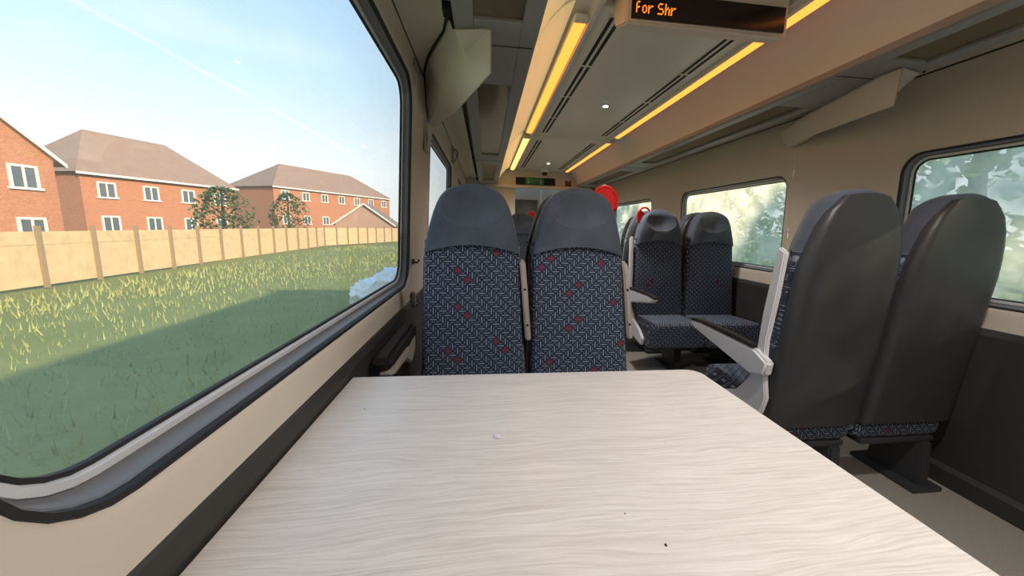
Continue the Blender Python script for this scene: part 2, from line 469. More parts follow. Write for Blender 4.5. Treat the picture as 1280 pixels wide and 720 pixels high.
struct(obj('trim_13', bm, RUBBER, None, 3))

# ------------------------------------------------------------------ ceiling fittings
def luggage_rack(s, label):
    X = lambda x: side(x, s)
    t = thing('luggage_rack', label, 'luggage rack', (X(0), 0, 1.96), 0, 'overhead luggage racks')
    spans = [(-1.2, 1.56), (2.20, 4.28), (4.90, 6.55)]
    bm = bmesh.new()
    def bx(x0, x1, y0, y1): bm_box(bm, (X((x0 + x1) / 2) - X(0), (y0 + y1) / 2, .0125), (abs(x1 - x0), y1 - y0, .025), .003, 1)
    bx(-.125, -.05, Y0, Y1); bx(.135, .20, Y0, Y1)
    ys = [Y0] + [v for sp in spans for v in sp] + [Y1]
    for i in range(0, len(ys), 2): bx(-.05, .135, ys[i], ys[i + 1])
    obj('rack_frame', bm, GREYP, t)
    bm = bmesh.new(); bm_box(bm, (X(.198) - X(0), (Y0 + Y1) / 2, .03), (.018, Y1 - Y0, .05), .006); obj('rack_rail', bm, GREYP, t, .6)
    for y0, y1 in spans:
        bm = bmesh.new(); bm_box(bm, (X(.0425) - X(0), (y0 + y1) / 2, .016), (.185, y1 - y0, .006)); obj('glass_panel', bm, RGLASS, t)
    for yj in (1.75, 4.60):
        bm = bmesh.new(); bm_box(bm, (X(.035) - X(0), yj, -.0005), (.32, .006, .003)); obj('joint', bm, RUBBER, t)
    for yj in (1.60, 4.75, 6.8):
        bm = bmesh.new(); bm_box(bm, (X(-.148) - X(0), yj, .045), (.036, .06, .03), .004); obj('wall_clip', bm, BLACK, t)
    return t
luggage_rack(-1, 'long grey overhead rack with tan glass panels above the near left window')
luggage_rack(1, 'long grey overhead rack with tan glass panels on the far side of the aisle')
def bracket(s, label, dyy=0):
    X = lambda x: side(x, s)
    t = thing('rack_bracket', label, 'bracket', (X(-.17), 1.9 + dyy, 1.9), 0, 'moulded brackets under the luggage racks')
    O = Vector((X(-.17), 1.9, 1.9))
    LP = [(.02, 1.594, 1.957), (-.128, 1.633, 1.957), (-.134, 1.650, 2.00), (-.155, 1.69, 2.022), (-.186, 1.84, 2.034), (-.25, 2.02, 2.044), (-.30, 2.16, 2.044),
          (-.350, 2.375, 2.016), (-.360, 2.46, 1.915), (-.365, 2.56, 1.835), (-.335, 2.64, 1.822), (-.165, 2.25, 1.816), (.02, 1.605, 1.79)]
    MIDP = [(-.09, 1.70, 1.885), (-.20, 2.02, 1.90)]
    bm = bmesh.new(); nv_ = len(LP)
    fv = [bm.verts.new(Vector((X(p[0]), p[1], p[2])) - O) for p in LP]; bv = [bm.verts.new(Vector((X(p[0]), p[1] + .10, max(p[2], 1.956))) - O) for p in LP]
    c0, c1_ = [bm.verts.new(Vector((X(p[0]), p[1], p[2])) - O) for p in MIDP]
    near = {12: c0, 0: c0, 1: c0, 2: c0, 3: c0, 4: c1_, 5: c1_, 6: c1_, 7: c1_, 8: c1_, 9: c1_, 10: c1_, 11: c1_}
    for i_ in range(nv_):
        j_ = (i_ + 1) % nv_; bm.faces.new((fv[i_], fv[j_], near[i_]) if near[i_] is near[j_] else (fv[i_], fv[j_], near[j_], near[i_]))
        bm.faces.new((fv[j_], fv[i_], bv[i_], bv[j_]))
    bm.faces.new(bv)
    bmesh.ops.recalc_face_normals(bm, faces=bm.faces)
    es = [e_ for e_ in bm.edges if len(e_.link_faces) == 2 and e_.calc_face_angle(0) > .6]
    bmesh.ops.bevel(bm, geom=es, offset=.008, segments=3, affect='EDGES')
    obj('hood', bm, CREAM, t, 1.1)
    bm = bmesh.new()
    bm_tube(bm, [Vector((X(a), b - .004, c)) - O for a, b, c in [(-.128, 1.63, 1.955), (-.140, 1.655, 2.0), (-.165, 1.72, 2.025), (-.186, 1.838, 2.038), (-.25, 2.016, 2.048), (-.30, 2.155, 2.047), (-.335, 2.28, 2.035), (-.353, 2.375, 2.017), (-.360, 2.46, 1.91), (-.368, 2.56, 1.838)]], .006)
    obj('rubber_edging', bm, RUBBER, t, 3)
    return t
bracket(-1, 'cream moulded bracket hanging under the left luggage rack beside the window pillar')
bracket(1, 'cream moulded bracket under the luggage rack on the right across the aisle')

def ceiling_vent(x, y0, y1, label):
    t = thing('ceiling_vent', label, 'vent', (x, (y0 + y1) / 2, ZC), 0, 'slotted vents along the ceiling')
    L = y1 - y0
    bm = bmesh.new(); bm_box(bm, (0, 0, -.001), (.085, L + .03, .004), .0015, 1); obj('vent_plate', bm, CEIL, t)
    n = max(3, round(L / .55))
    for dxs in (-.019, .019):
        for k in range(n):
            l = L / n; bm = bmesh.new()
            bm_box(bm, (dxs, -L / 2 + l * (k + .5), -.0028), (.020, l - .025, .003)); obj('slot', bm, BLACK, t)
ceiling_vent(.612, 1.90, 4.15, 'long pair of dark ceiling slots left of the aisle, nearest the display')
ceiling_vent(.612, 4.52, 6.6, 'pair of dark ceiling slots on the left beyond the panel joint')
ceiling_vent(1.258, 1.90, 4.15, 'long pair of dark ceiling slots right of the aisle, nearest the display')
ceiling_vent(1.258, 4.52, 6.6, 'pair of dark ceiling slots on the right beyond the panel joint')
def strip_light(x, y0, y1, mat, label, s, w=.062):
    t = thing('strip_light', label, 'light', (x, (y0 + y1) / 2, 2.195), 0, 'warm strip lights beside the ceiling')
    L = y1 - y0
    bm = bmesh.new()
    pts = [(w / 2 * math.cos(a), -.016 * math.sin(a)) for a in [PI * i / 10 for i in range(11)]]
    bm_prism(bm, pts, 'y', -L / 2, L / 2); obj('diffuser', bm, mat, t, .8)
    for q in (-1, 1):
        bm = bmesh.new(); bm_box(bm, (0, q * (L / 2 + .03), .004), (w + .004, .04, .026), .006); obj('end_cap', bm, COVE, t, .6)
    bm = bmesh.new(); bm_box(bm, (0, 0, .012), (w + .006, L + .08, .02)); obj('housing', bm, COVE, t)
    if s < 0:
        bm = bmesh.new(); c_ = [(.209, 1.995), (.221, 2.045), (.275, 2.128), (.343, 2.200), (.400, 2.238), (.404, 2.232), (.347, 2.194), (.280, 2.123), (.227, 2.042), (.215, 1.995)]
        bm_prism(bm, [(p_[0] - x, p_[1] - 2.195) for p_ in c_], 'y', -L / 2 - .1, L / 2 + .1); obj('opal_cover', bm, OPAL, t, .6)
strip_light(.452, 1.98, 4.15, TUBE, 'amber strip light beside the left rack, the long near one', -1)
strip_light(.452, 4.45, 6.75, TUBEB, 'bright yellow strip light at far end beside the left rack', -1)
strip_light(2 * MID - .452, 1.2, 4.15, TUBE, 'amber strip light on the right of the aisle, the near one', 1)
strip_light(2 * MID - .452, 4.45, 6.75, TUBE, 'amber strip light on the right of the aisle, the far one', 1)
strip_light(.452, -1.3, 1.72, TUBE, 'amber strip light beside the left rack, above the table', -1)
strip_light(2 * MID - .452, -1.3, .95, TUBE, 'amber strip light on the right beside the near rack', 1)
for y, lb in ((3.17, 'small round white spotlight in the middle of the ceiling, the near one'), (6.02, 'small round white spotlight near the far end of the ceiling'),
              (.55, 'small round white spotlight overhead behind the display'), (-.8, 'small round white spotlight at the rear of the carriage')):
    zz = ZC if y > 1.6 else ZC + .10
    t = thing('spotlight', lb, 'spotlight', (.965, y, zz), 0, 'ceiling spotlights')
    bm = bmesh.new(); bm_disc(bm, (0, 0, -.003), .034, .008, 'z', 28, .002); obj('rim', bm, PALEG, t, .6)
    bm = bmesh.new(); bm_disc(bm, (0, 0, -.007), .021, .006, 'z', 20, .002); obj('lens', bm, SPOTE, t, .6)
    ld = bpy.data.lights.new('spotlight_bulb', 'SPOT'); ld.energy = DOWNLIGHT_W; ld.spot_size = 2.6; ld.spot_blend = 1; ld.shadow_soft_size = .05; ld.color = (1, .985, .95)
    lo = bpy.data.objects.new('spotlight_bulb', ld); COL.objects.link(lo); lo.parent = t; lo.location = (0, 0, -.07)

# information display hung on the end of the lowered ceiling panel
t = thing('information_display', 'amber lettered information display hanging from the ceiling', 'display', (MID, DISP_Y, 2.11))
bm = bmesh.new()
bm_prism(bm, [(0, .145), (0, -.062), (.03, -.060), (.14, -.02), (.18, .088), (.18, .145)], 'x', -.368, .368, .008)
obj('housing', bm, CREAM, t, .6)
bm = bmesh.new(); bm_box(bm, (0, -.004, .005), (.69, .012, .10), .003); obj('screen', bm, SCREEN, t, .6)
GL = {'f': ['.##.', '#...', '#...', '###.', '#...', '#...', '#...'], 'o': ['....', '....', '.##.', '#..#', '#..#', '#..#', '.##.'],
      'r': ['....', '....', '#.##', '##..', '#...', '#...', '#...'], 'S': ['.###.', '#....', '#....', '.###.', '....#', '....#', '####.'],
      'h': ['#...', '#...', '#.#.', '##.#', '#..#', '#..#', '#..#'], ' ': ['..'] * 7}
cx = -.326; p = .0052
for ch in 'for Shr':
    g = GL[ch]; bm = bmesh.new()
    for r, row in enumerate(g):
        for k, q in enumerate(row):
            if q == '#': bm_disc(bm, (cx + k * p, -.0115, 0.026 - .012 - r * .0062), .0026, .003, 'y', 8)
    cx += (len(g[0]) + 1) * p
    if ch != ' ': obj('led_letter', bm, LEDE, t)
    else: bm.free()
bm = bmesh.new(); bm_disc(bm, (-.370, .07, .10), .008, .006, 'x', 12); obj('screw', bm, STEEL, t)

# exit sign, camera dome, plate on the end wall
t = thing('exit_sign', 'dark sign strip with green emergency exit panel above the far door', 'sign', (.895, Y1 - .01, 2.03))
bm = bmesh.new(); bm_box(bm, (0, 0, 0), (.72, .02, .125), .003); obj('dark_strip', bm, BLACK, t)
bm = bmesh.new(); bm_box(bm, (-.02, -.012, 0), (.345, .008, .12), .002); gp = obj('green_panel', bm, SIGNG, t)
bm = bmesh.new()
for a, b, c_, d in ((-.135, 0, .045, .008), ): pass
bm_box(bm, (-.152, -.018, 0), (.008, .004, .085)); bm_box(bm, (-.112, -.018, 0), (.008, .004, .085)); bm_box(bm, (-.132, -.018, .039), (.04, .004, .008)); bm_box(bm, (-.132, -.018, -.039), (.04, .004, .008))
bm_box(bm, (-.131, -.018, .018), (.012, .004, .014)); bm_box(bm, (-.131, -.018, -.01), (.016, .004, .035))
obj('door_symbol', bm, SIGNW, t)
bm = bmesh.new(); bm_box(bm, (.098, -.018, .015), (.014, .004, .06)); bm_prism(bm, [(.062, -.005), (.098, -.046), (.134, -.005), (.118, -.002), (.098, -.022), (.078, -.002)], 'y', -.020, -.016)
obj('down_arrow', bm, SIGNW, t)
def text_mesh(name, s, size, mat, parent, loc, rot=(PI / 2, 0, 0)):
    cu = bpy.data.curves.new(name, 'FONT'); cu.body = s; cu.size = size; cu.extrude = .001
    o = bpy.data.objects.new('tmp', cu); COL.objects.link(o)
    dg = bpy.context.evaluated_depsgraph_get(); me = bpy.data.meshes.new_from_object(o.evaluated_get(dg))
    bpy.data.objects.remove(o); me.name = name; me.materials.clear(); me.materials.append(mat)
    q = bpy.data.objects.new(name, me); COL.objects.link(q); q.parent = parent; q.location = loc; q.rotation_euler = rot; return q
text_mesh('sign_lettering', 'Emergency\nexit', .034, SIGNW, t, (-.085, -.018, .012))
t = thing('camera_dome', 'small pale security camera dome on the ceiling near the exit sign', 'security camera', (1.0, 6.62, ZC))
bm = bmesh.new(); bm_disc(bm, (0, 0, -.03), .075, .06, 'z', 28, .012); obj('mount', bm, PALEG, t, .6)
bm = bmesh.new(); r = bmesh.ops.create_uvsphere(bm, u_segments=20, v_segments=12, radius=.052)
for v in r['verts']: v.co.z -= .062
obj('dome', bm, BLACK, t, 3)
bm = bmesh.new(); bm_box(bm, (1.50, Y1 - .008, 2.0), (.115, .016, .13), .004)
o = obj('wall_plate', bm, BROWNP, None, .6); tag(o, 'small bronze square plate on the end wall beside the exit sign', 'plate')
bm = bmesh.new(); bm_disc(bm, (1.50, Y1 - .018, 2.05), .012, .006, 'y', 12); q = obj('plate_lamp', bm, PALEG, o)

# ------------------------------------------------------------------ seats
def loft(bm, zs_fn, hw_fn, front, back, nu=21, nv=17):
    """closed cushion: u -1..1, v 0..1; hw_fn(v) half width, zs_fn(u,v) height, front/back(u,v) depths"""
    def grid(fn):
        R = []
        for j in range(nv):
            v = j / (nv - 1); row = []
            for i in range(nu):
                u = -math.cos(PI * i / (nu - 1)) * .5 + (2 * i / (nu - 1) - 1) * .5
                row.append(bm.verts.new((u * hw_fn(v), fn(u, v), zs_fn(u, v))))
            R.append(row)
        return R
    A = grid(front); B = grid(back)
    for R in (A, B):
        for j in range(nv - 1):
            for i in range(nu - 1):
                bm.faces.new((R[j][i], R[j][i + 1], R[j + 1][i + 1], R[j + 1][i]))
    for j in range(nv - 1):
        for i in (0, nu - 1): bm.faces.new((A[j][i], A[j + 1][i], B[j + 1][i], B[j][i]))
    for i in range(nu - 1):
        for j in (0, nv - 1): bm.faces.new((A[j][i], A[j][i + 1], B[j][i + 1], B[j][i]))
def interp(tab, x):
    if x <= tab[0][0]: return tab[0][1]
    for (a, p), (b, q) in zip(tab, tab[1:]):
        if x <= b: return p + (q - p) * (x - a) / (b - a)
    return tab[-1][1]
LEAN = .10
def yl(z): return (z - 1.09) * LEAN                     # lean of the backrest
ZB0, ZB1 = .44, 1.135
HT = [(1.06, .214), (1.09, .214), (1.14, .203), (1.20, .190), (1.26, .174), (1.30, .160), (1.335, .143), (1.36, .124), (1.375, .108), (1.386, .086)]
def ed(t, p=7): return max(0.0, 1 - abs(t) ** p) ** (1 / p)
def make_seat(label, group, fab, mirror=False, skew=0.0, lowered=False, handle=True, wall_arm=False, raised=True, side_panel=False, handle_hole=False):
    """faces -Y; origin on the floor under the middle of the backrest front. mirror: aisle on -x"""
    k = -1 if mirror else 1
    t = thing('train_seat', label, 'seat', (0, 0, 0), 0, group)
    bm = bmesh.new()
    hw = lambda v: .2395 - .027 * v
    zf = lambda u, v: ZB0 + (ZB1 - ZB0) * v
    def fr(u, v):
        z = zf(u, v); return yl(z) - .012 + .05 - .05 * ed(u, 6) - .012 * math.cos(u * PI * .5) * math.sin(v * PI) - (.0 if abs(u) < .98 else 0)
    def bk(u, v): return yl(zf(u, v)) + .05 + .03 * ed(u, 6)
    loft(bm, zf, hw, fr, bk, 23, 15)
    for v in bm.verts: v.co.x += skew * (ZB1 - v.co.z) / (ZB1 - ZB0)
    obj('backrest', bm, fab, t, 1.2)
    # headrest cover
    bm = bmesh.new()
    zb = 1.078
    def zh(u, v):
        z = zb + (1.384 - zb) * v
        z += .040 * (1 - u * u) * (1 - v) ** 2 - .016 * (u * u) * v ** 3
        return z
    hh = lambda v: interp(HT, zb + (1.384 - zb) * v)
    def hf(u, v):
        z = zb + (1.384 - zb) * v
        e_ = ed(u, 5) * (1 - max(0, v - .80) ** 2 / .04 * .75)
        x = u * hh(v); r2 = (x / .135) ** 2 + ((z - 1.285) / .108) ** 2
        dep = .028 * max(0, 1 - r2) ** .8 + 0.002 * math.sin(9 * x / .135 + 5 * z) * max(0, 1 - r2) if z < 1.375 else 0
        wr = .0055 * NZ.noise(Vector((x * 16, z * 7 + 3, 1.7))) * e_
        return yl(z) + .03 - .060 * e_ + dep + wr - .008 * math.sin(min(1, v * 2.2) * PI * .5)
    def hb(u, v):
        z = zb + (1.384 - zb) * v
        return yl(z) + .06 + .022 * ed(u, 5) * (1 - max(0, v - .85) ** 2 / .0225 * .6)
    loft(bm, zh, hh, hf, hb, 31, 31)
    h = obj('headrest', bm, HEAD, t, 1.3)
    bm = bmesh.new()
    path = []
    for i in range(41):
        a = PI * (1.06 - .0) + PI * .88 * i / 40
        x = .137 * math.cos(a); z = 1.290 + .110 * math.sin(a)
        v = (z - zb) / (1.384 - zb); u = x / hh(v)
        path.append((x, hf(u, v) - .0006, zh(u, v)))
    bm_tube(bm, path, .0022, 6); obj('seam', bm, SEAM, h, 3)
    # back shell
    bm = bmesh.new()
    TS = [(.36, .235), (1.06, .222), (1.14, .208), (1.26, .176), (1.335, .140), (1.365, .100)]
    zs = lambda u, v: .36 + (1.365 - .36) * v - .012 * u * u * v ** 4
    hs = lambda v: interp(TS, .36 + (1.365 - .36) * v)
    loft(bm, zs, hs, lambda u, v: yl(zs(u, v)) + .064, lambda u, v: yl(zs(u, v)) + .088 + .030 * ed(u, 4) * (1 - max(0, v - .8) ** 2 / .04 * .7), 17, 17)
    obj('back_shell', bm, PLAST, t, 1.2)
    # seat cushion
    bm = bmesh.new()
    vs = bm_box(bm, (0, -.225, .362), (.472, .46, .205), .045, 5)
    for v in vs: v.co.z += .018 * (-v.co.y / .45)
    obj('cushion', bm, FABC, t, 1.2)
    bm = bmesh.new(); bm_box(bm, (0, -.16, .250), (.40, .34, .03), .012); obj('seat_pan', bm, PLAST, t, .6)
    bm = bmesh.new()
    bm_prism(bm, [(-.22, 0), (.04, 0), (.02, .24), (-.20, .24)], 'x', -.03 - .15 * k, .03 - .15 * k, .008); bm_box(bm, (-.15 * k, -.10, .012), (.16, .32, .024), .006)
    obj('pedestal', bm, PLAST, t, .6)
    if raised:
        bm = bmesh.new()
        xa = .250 * k
        prof = [(-.030, .0), (.03, .0), (.045, .335), (.03, .362), (-.012, .350), (-.024, .31)]
        vs_ = [(p[0] + yl(.695 + p[1]), .695 + p[1]) for p in prof]
        bm_prism(bm, vs_, 'x', xa - .013 - .012 * k, xa + .013 - .012 * k, .006, 3)
        for v in bm.verts: v.co.x -= (v.co.z - .87) * .085 * k
        a = obj('armrest', bm, BEIGE, t, .7)
        for z in (.765, .925):
            bm = bmesh.new(); bm_disc(bm, (xa - .012 * k - (z - .87) * .085 * k, yl(z) - .0285 + .0 + (z - .70) * .018, z), .0055, .008, 'y', 12); obj('screw_hole', bm, BLACK, a)
    if lowered:
        bm = bmesh.new(); xa = .262 * k
        bm_prism(bm, [(.04, .60), (.05, .665), (-.03, .700), (-.46, .712), (-.555, .705), (-.565, .690), (-.52, .664), (-.34, .632), (-.05, .580)], 'x', xa - .022, xa + .022, .010, 3)
        a = obj('armrest', bm, PALEG, t, .7)
        bm = bmesh.new()
        bm_prism(bm, [(-.04, .698), (-.04, .712), (-.20, .722), (-.50, .722), (-.562, .712), (-.567, .700), (-.46, .708)], 'x', xa - .021, xa + .021, .005, 2)
        obj('pad', bm, PAD, a, .7)
    if wall_arm:
        bm = bmesh.new(); xa = -.285 * k
        bm_prism(bm, [(.02, .64), (.02, .765), (-.40, .765), (-.455, .752), (-.46, .725), (-.42, .705), (-.20, .70)], 'x', xa - .032, xa + .032, .016, 4)
        a = obj('wall_armrest', bm, PAD, t, .8)
        bm = bmesh.new()
        bm_prism(bm, [(-.03, .66), (-.03, .72), (-.20, .706), (-.43, .706), (-.455, .700), (-.42, .684), (-.22, .672), (-.12, .62)], 'x', xa - .024 + .012 * k, xa + .024 + .012 * k, .006, 2)
        obj('armrest_base', bm, BEIGE, a, .7)
    if side_panel:
        bm = bmesh.new(); xa = .250 * k
        out = [(-.005, 1.15), (.035, 1.13), (.02, .95), (-.005, .75), (.0, .62), (.03, .50), (.01, .42), (-.20, .31), (-.36, .285), (-.38, .34), (-.30, .40), (-.16, .46), (-.075, .56), (-.055, .68), (-.045, .86), (-.02, 1.05)]
        bm_prism(bm, [(a_ + .01, b_) for a_, b_ in out], 'x', xa - .012, xa + .012, .005, 2)
        obj('side_panel', bm, PALEG, t, .7)
    if handle:
        bm = bmesh.new(); hx, hy, hzz = .132 * k, .060, 1.328
        N = 28; R0, R1 = .066, .047
        ring0 = []
        pts = [(hx + R0 * .92 * math.cos(2 * PI * i / N), hzz + R0 * 1.08 * math.sin(2 * PI * i / N)) for i in range(N)]
        bm_tube(bm, [(a_, hy, b_) for a_, b_ in pts], .0085, 8, True)
        web = [(hx + (a_ - hx) * .93, hzz + (b_ - hzz) * .93) for a_, b_ in pts]
        if handle_hole: web = [p_ for p_ in web if (p_[1] - hzz) < .9 * (p_[0] - hx) * k + .028]
        bm_prism(bm, web, 'y', hy - .004, hy + .004)
        obj('grab_handle', bm, RED, t, .9)
    return t
FR, BK = 'seats facing the camera', 'seats facing away'
def place(t, x, y, flip=False):
    t.location = (x, y, 0); t.rotation_euler = (0, 0, PI if flip else 0); return t
FY = 1.70
place(make_seat('herringbone patterned train seat by the left window, facing the table', FR, FAB_L, skew=.012, handle=False, wall_arm=True), SXL, FY)
s2 = place(make_seat('herringbone patterned train seat next to the aisle, facing the table, red handle behind', FR, FAB_R, skew=.030), SXR, FY)
# the pair back to back with them
b1 = make_seat('dark seat back to back with the window seat at the table', BK, FAB, handle=False, raised=False)
place(b1, SXL, FY + .30, True)
dup(b1, 'dark seat back to back with the aisle seat at the table', (SXR, FY + .30, 0), PI)
# next pair on the left, facing the camera
f1 = place(make_seat('distant aisle seat framed between the two near headrests, red handle on its right', FR, FABM), SXR + .035, 4.85)
f0 = place(make_seat('distant left window seat behind the near window seat', FR, FAB, handle=False, raised=False), SXL, 4.85)
# right of the aisle
RA, RW = 2 * MID - SXR, 2 * MID - SXL
A = place(make_seat('shaded patterned seat across the aisle with lowered pale armrest and red handle', FR, FAB, mirror=True, lowered=True, raised=False, side_panel=True, handle_hole=True), RA + .066, 3.15)
A2 = place(make_seat('patterned window seat on the right beside the seat with the lowered armrest', FR, FABM, mirror=True, handle=False, raised=False), RW + .072, 3.15)
dup(b1, 'dark seat back to back with the armrest seat across the aisle', (RA + .066, 3.45, 0), PI)
dup(b1, 'dark seat back to back with the right window seat', (RW + .072, 3.45, 0), PI)
c1 = place(make_seat('seat in the second row across the aisle, glimpsed behind the near aisle seat', FR, FABM, mirror=True, handle=False, side_panel=True, raised=False), RA, 4.55)
dup(f0, 'right window seat in the second row across the aisle', (RW, 4.55, 0), 0)
# nearest pair on the right, backs towards the camera
d1 = place(make_seat('nearest aisle seat on the right, its dark back towards the camera', BK, FAB, mirror=False, lowered=True, raised=False, handle=False, side_panel=True), RA, 1.42, True)
d1.location.x = RA + .01
dup(b1, 'nearest right window seat, its dark back towards the camera', (RW + .02, 1.42, 0), PI)

# ------------------------------------------------------------------ the table
t = thing('table', 'pale oak table fixed to the left wall below the window', 'table', (.155, .62, 0))
TX0, TX1, TY0, TY1 = -.388, .70, .10, 1.115
bm = bmesh.new()
P = []
R = .05
for (cx_, cy_, a0) in ((TX1 - R, TY1 - R, 0), (TX0 + .006, TY1 - .006, 90), (TX0 + .006, TY0 + .006, 180), (TX1 - R, TY0 + R, 270)):
    rr = R if a0 in (0, 270) else .006
    for i in range(7):
        q = math.radians(a0 + 15 * i); P.append((cx_ + rr * math.cos(q) - .155, cy_ + rr * math.sin(q) - .62))
bm_prism(bm, P, 'z', .722, .75, .004, 3)
obj('table_top', bm, WOOD, t, .6)
bm = bmesh.new(); bm_box(bm, (.30, 0, .36), (.07, .16, .72), .02, 3); bm_box(bm, (.30, 0, .012), (.22, .42, .024), .008); bm_box(bm, (.30, 0, .712), (.20, .5, .02), .006)
obj('leg', bm, GREYP, t, .6)
bm = bmesh.new(); bm_box(bm, (-.535, 0, .70), (.02, .8, .04), .004); obj('wall_rail', bm, STEEL, t, .6)
def drop(label, x, y, sx_, sy_, sz_, mat, nm, cat, seed, group=None):
    bm = bmesh.new(); r = bmesh.ops.create_icosphere(bm, subdivisions=3, radius=1)
    rnd = random.Random(seed); k1, k2 = rnd.random() * 6, rnd.random() * 6
    for v in r['verts']:
        d = 1 + .12 * math.sin(3 * v.co.x + k1) + .10 * math.sin(4 * v.co.y + k2)
        v.co = Vector((v.co.x * sx_ * d, v.co.y * sy_ * d, max(v.co.z, -.35) * sz_ + .35 * sz_))
    o = obj(nm, bm, mat, None, 3); o.location = (x, y, .7503); return tag(o, label, cat, group)
g = G('clear_drop'); g.base((.80, .80, .88), .06); g.b.inputs['Alpha'].default_value = .45
CLEAR = g.m
drop('clear droplet lying in the middle of the pale oak table', .028, .755, .0105, .0085, .0055, CLEAR, 'droplet', 'droplet', 1)
drop('small clear droplet on the table near the left window', -.288, .909, .007, .006, .004, CLEAR, 'droplet', 'droplet', 4)
drop('dark brown crumb near the right front of the table', .262, .450, .0016, .0024, .0014, PAD, 'crumb', 'crumb', 2)
drop('tiny dark crumb on the table behind the darker crumb', .225, .515, .0012, .0010, .0009, BROWNP, 'crumb', 'crumb', 3)

# ------------------------------------------------------------------ small things on the left wall
t = thing('coat_hook', 'small dark hook on the upper left wall above the second window', 'hook', (-.345, 4.20, 1.93))
bm = bmesh.new(); bm_box(bm, (0, 0, 0), (.02, .06, .17), .008); obj('hook_plate', bm, BEIGE, t, .6)
bm = bmesh.new(); bm_tube(bm, [(.012, 0, .05), (.035, 0, .06), (.048, 0, .03), (.040, 0, -.03), (.014, 0, -.06)], .006); obj('hook_loop', bm, PLAST, t, 3)
t = thing('coat_hook', 'dark coat hook on the window pillar beside the near window seat', 'hook', (wx(1.0) + .01, 2.12, 1.0))
bm = bmesh.new(); bm_box(bm, (0, 0, 0), (.012, .022, .03), .004); obj('hook_plate', bm, PLAST, t, .6)
bm = bmesh.new(); bm_tube(bm, [(.003, 0, -.003), (.022, 0, -.006), (.028, 0, .002), (.028, 0, .012)], .005); obj('hook_arm', bm, PLAST, t, 3)
t = thing('pillar_sign', 'small pictogram plate on the window pillar under the cream bracket', 'sign', (wx(1.74) + .004, 2.48, 1.735))
bm = bmesh.new(); bm_box(bm, (0, 0, 0), (.006, .13, .19), .002); obj('sign_plate', bm, STICK, t)
bm = bmesh.new(); bm_tube(bm, [(.005, .03 * math.cos(a), .03 * math.sin(a)) for a in [2 * PI * i / 20 for i in range(20)]], .004, 6, True); bm_box(bm, (.005, 0, .0), (.003, .012, .05)); obj('pictogram', bm, GREYP, t)
bm = bmesh.new(); bm_box(bm, (wx(2.0) + .006, 2.12, 1.985), (.012, .16, .035), .004); o = obj('panel_catch', bm, GREYP, None, .6); tag(o, 'small grey panel catch at the joint above the window corner', 'catch')

t = thing('bag_hook', 'small beige bag hook low on the left wall beside the near window seat', 'hook', (wx(.8) + .012, 2.08, .80))
bm = bmesh.new(); bm_box(bm, (0, 0, 0), (.022, .03, .085), .009, 3); obj('hook_plate', bm, BEIGE, t, .6)
bm = bmesh.new(); bm_tube(bm, [(.008, 0, -.02), (.026, 0, -.035), (.034, 0, -.02), (.034, 0, -.005)], .005); obj('hook_arm', bm, BEIGE, t, 3)
# ------------------------------------------------------------------ outside the train
GZ = -1.2
def mk_ground():
    g = G('meadow_ground'); v = g.coord()
    c = g.mix(g.noise(.9, 5, v), (.17, .21, .07, 1), (.36, .36, .15, 1)); c = g.mix(g.math('MULTIPLY', g.noise(14, 4, v), .6), c, (.22, .25, .09, 1))
    g.base(c, .95, 0, .1); g.bump(g.noise(25, 4, v), .8, .06); return g.m
GRASS = mk_ground()
bm = bmesh.new(); bmesh.ops.create_grid(bm, x_segments=50, y_segments=50, size=1)
for v in bm.verts:
    v.co.x *= 140; v.co.y = v.co.y * 140 + 60
    d = max(0, abs(v.co.x - MID) - 4)
    v.co.z = GZ + .12 * math.sin(v.co.x * .35) * math.cos(v.co.y * .21) * min(1, d / 4) + .25 * min(1, d / 10)*0
o = obj('ground', bm, GRASS, None, 3); struct(o)
bm = bmesh.new()
rnd = random.Random(3)
for i in range(9000):
    y = 2 + 40 * rnd.random() ** 1.5; x = -2.6 - rnd.random() * 11
    if abs(x + 2.78) < 1.3 and abs(y - 11.3) < 1.2: continue
    h = .06 + .16 * rnd.random(); a = rnd.random() * PI; w = .012 + y * .0012
    c_, s_ = math.cos(a) * w, math.sin(a) * w; lx, ly = (rnd.random() - .5) * .2, (rnd.random() - .5) * .2
    b0 = bm.verts.new((x - c_, y - s_, GZ - .1)); b1_ = bm.verts.new((x + c_, y + s_, GZ - .1)); tp = bm.verts.new((x + lx, y + ly, GZ + h))
    bm.faces.new((b0, b1_, tp))
gb = plain('grass_blades', (.33, .35, .13), .8, var=.4, scale=2)
o = obj('grass', bm, gb); o['kind'] = 'stuff'; tag(o, 'tall green meadow grass outside the left window', 'grass')
def mk_brick(name, c1, c2):
    g = G(name); v = g.coord()
    b = g.new('ShaderNodeTexBrick'); b.inputs['Scale'].default_value = 4.0
    b.inputs['Color1'].default_value = c4(c1); b.inputs['Color2'].default_value = c4(c2); b.inputs['Mortar'].default_value = (.45, .36, .28, 1); b.inputs['Mortar Size'].default_value = .015
    s = g.new('ShaderNodeSeparateXYZ'); g.l.new(v, s.inputs[0]); cb = g.new('ShaderNodeCombineXYZ')
    g.l.new(g.math('ADD', s.outputs[0], s.outputs[1]), cb.inputs[0]); g.l.new(s.outputs[2], cb.inputs[1]); g.l.new(cb.outputs[0], b.inputs['Vector'])
    g.base(b.outputs[0], .85); return g.m
BRICK = mk_brick('orange_brick', (.50, .19, .09), (.38, .13, .06)); BRICKP = mk_brick('pink_brick', (.48, .30, .23), (.42, .25, .19))
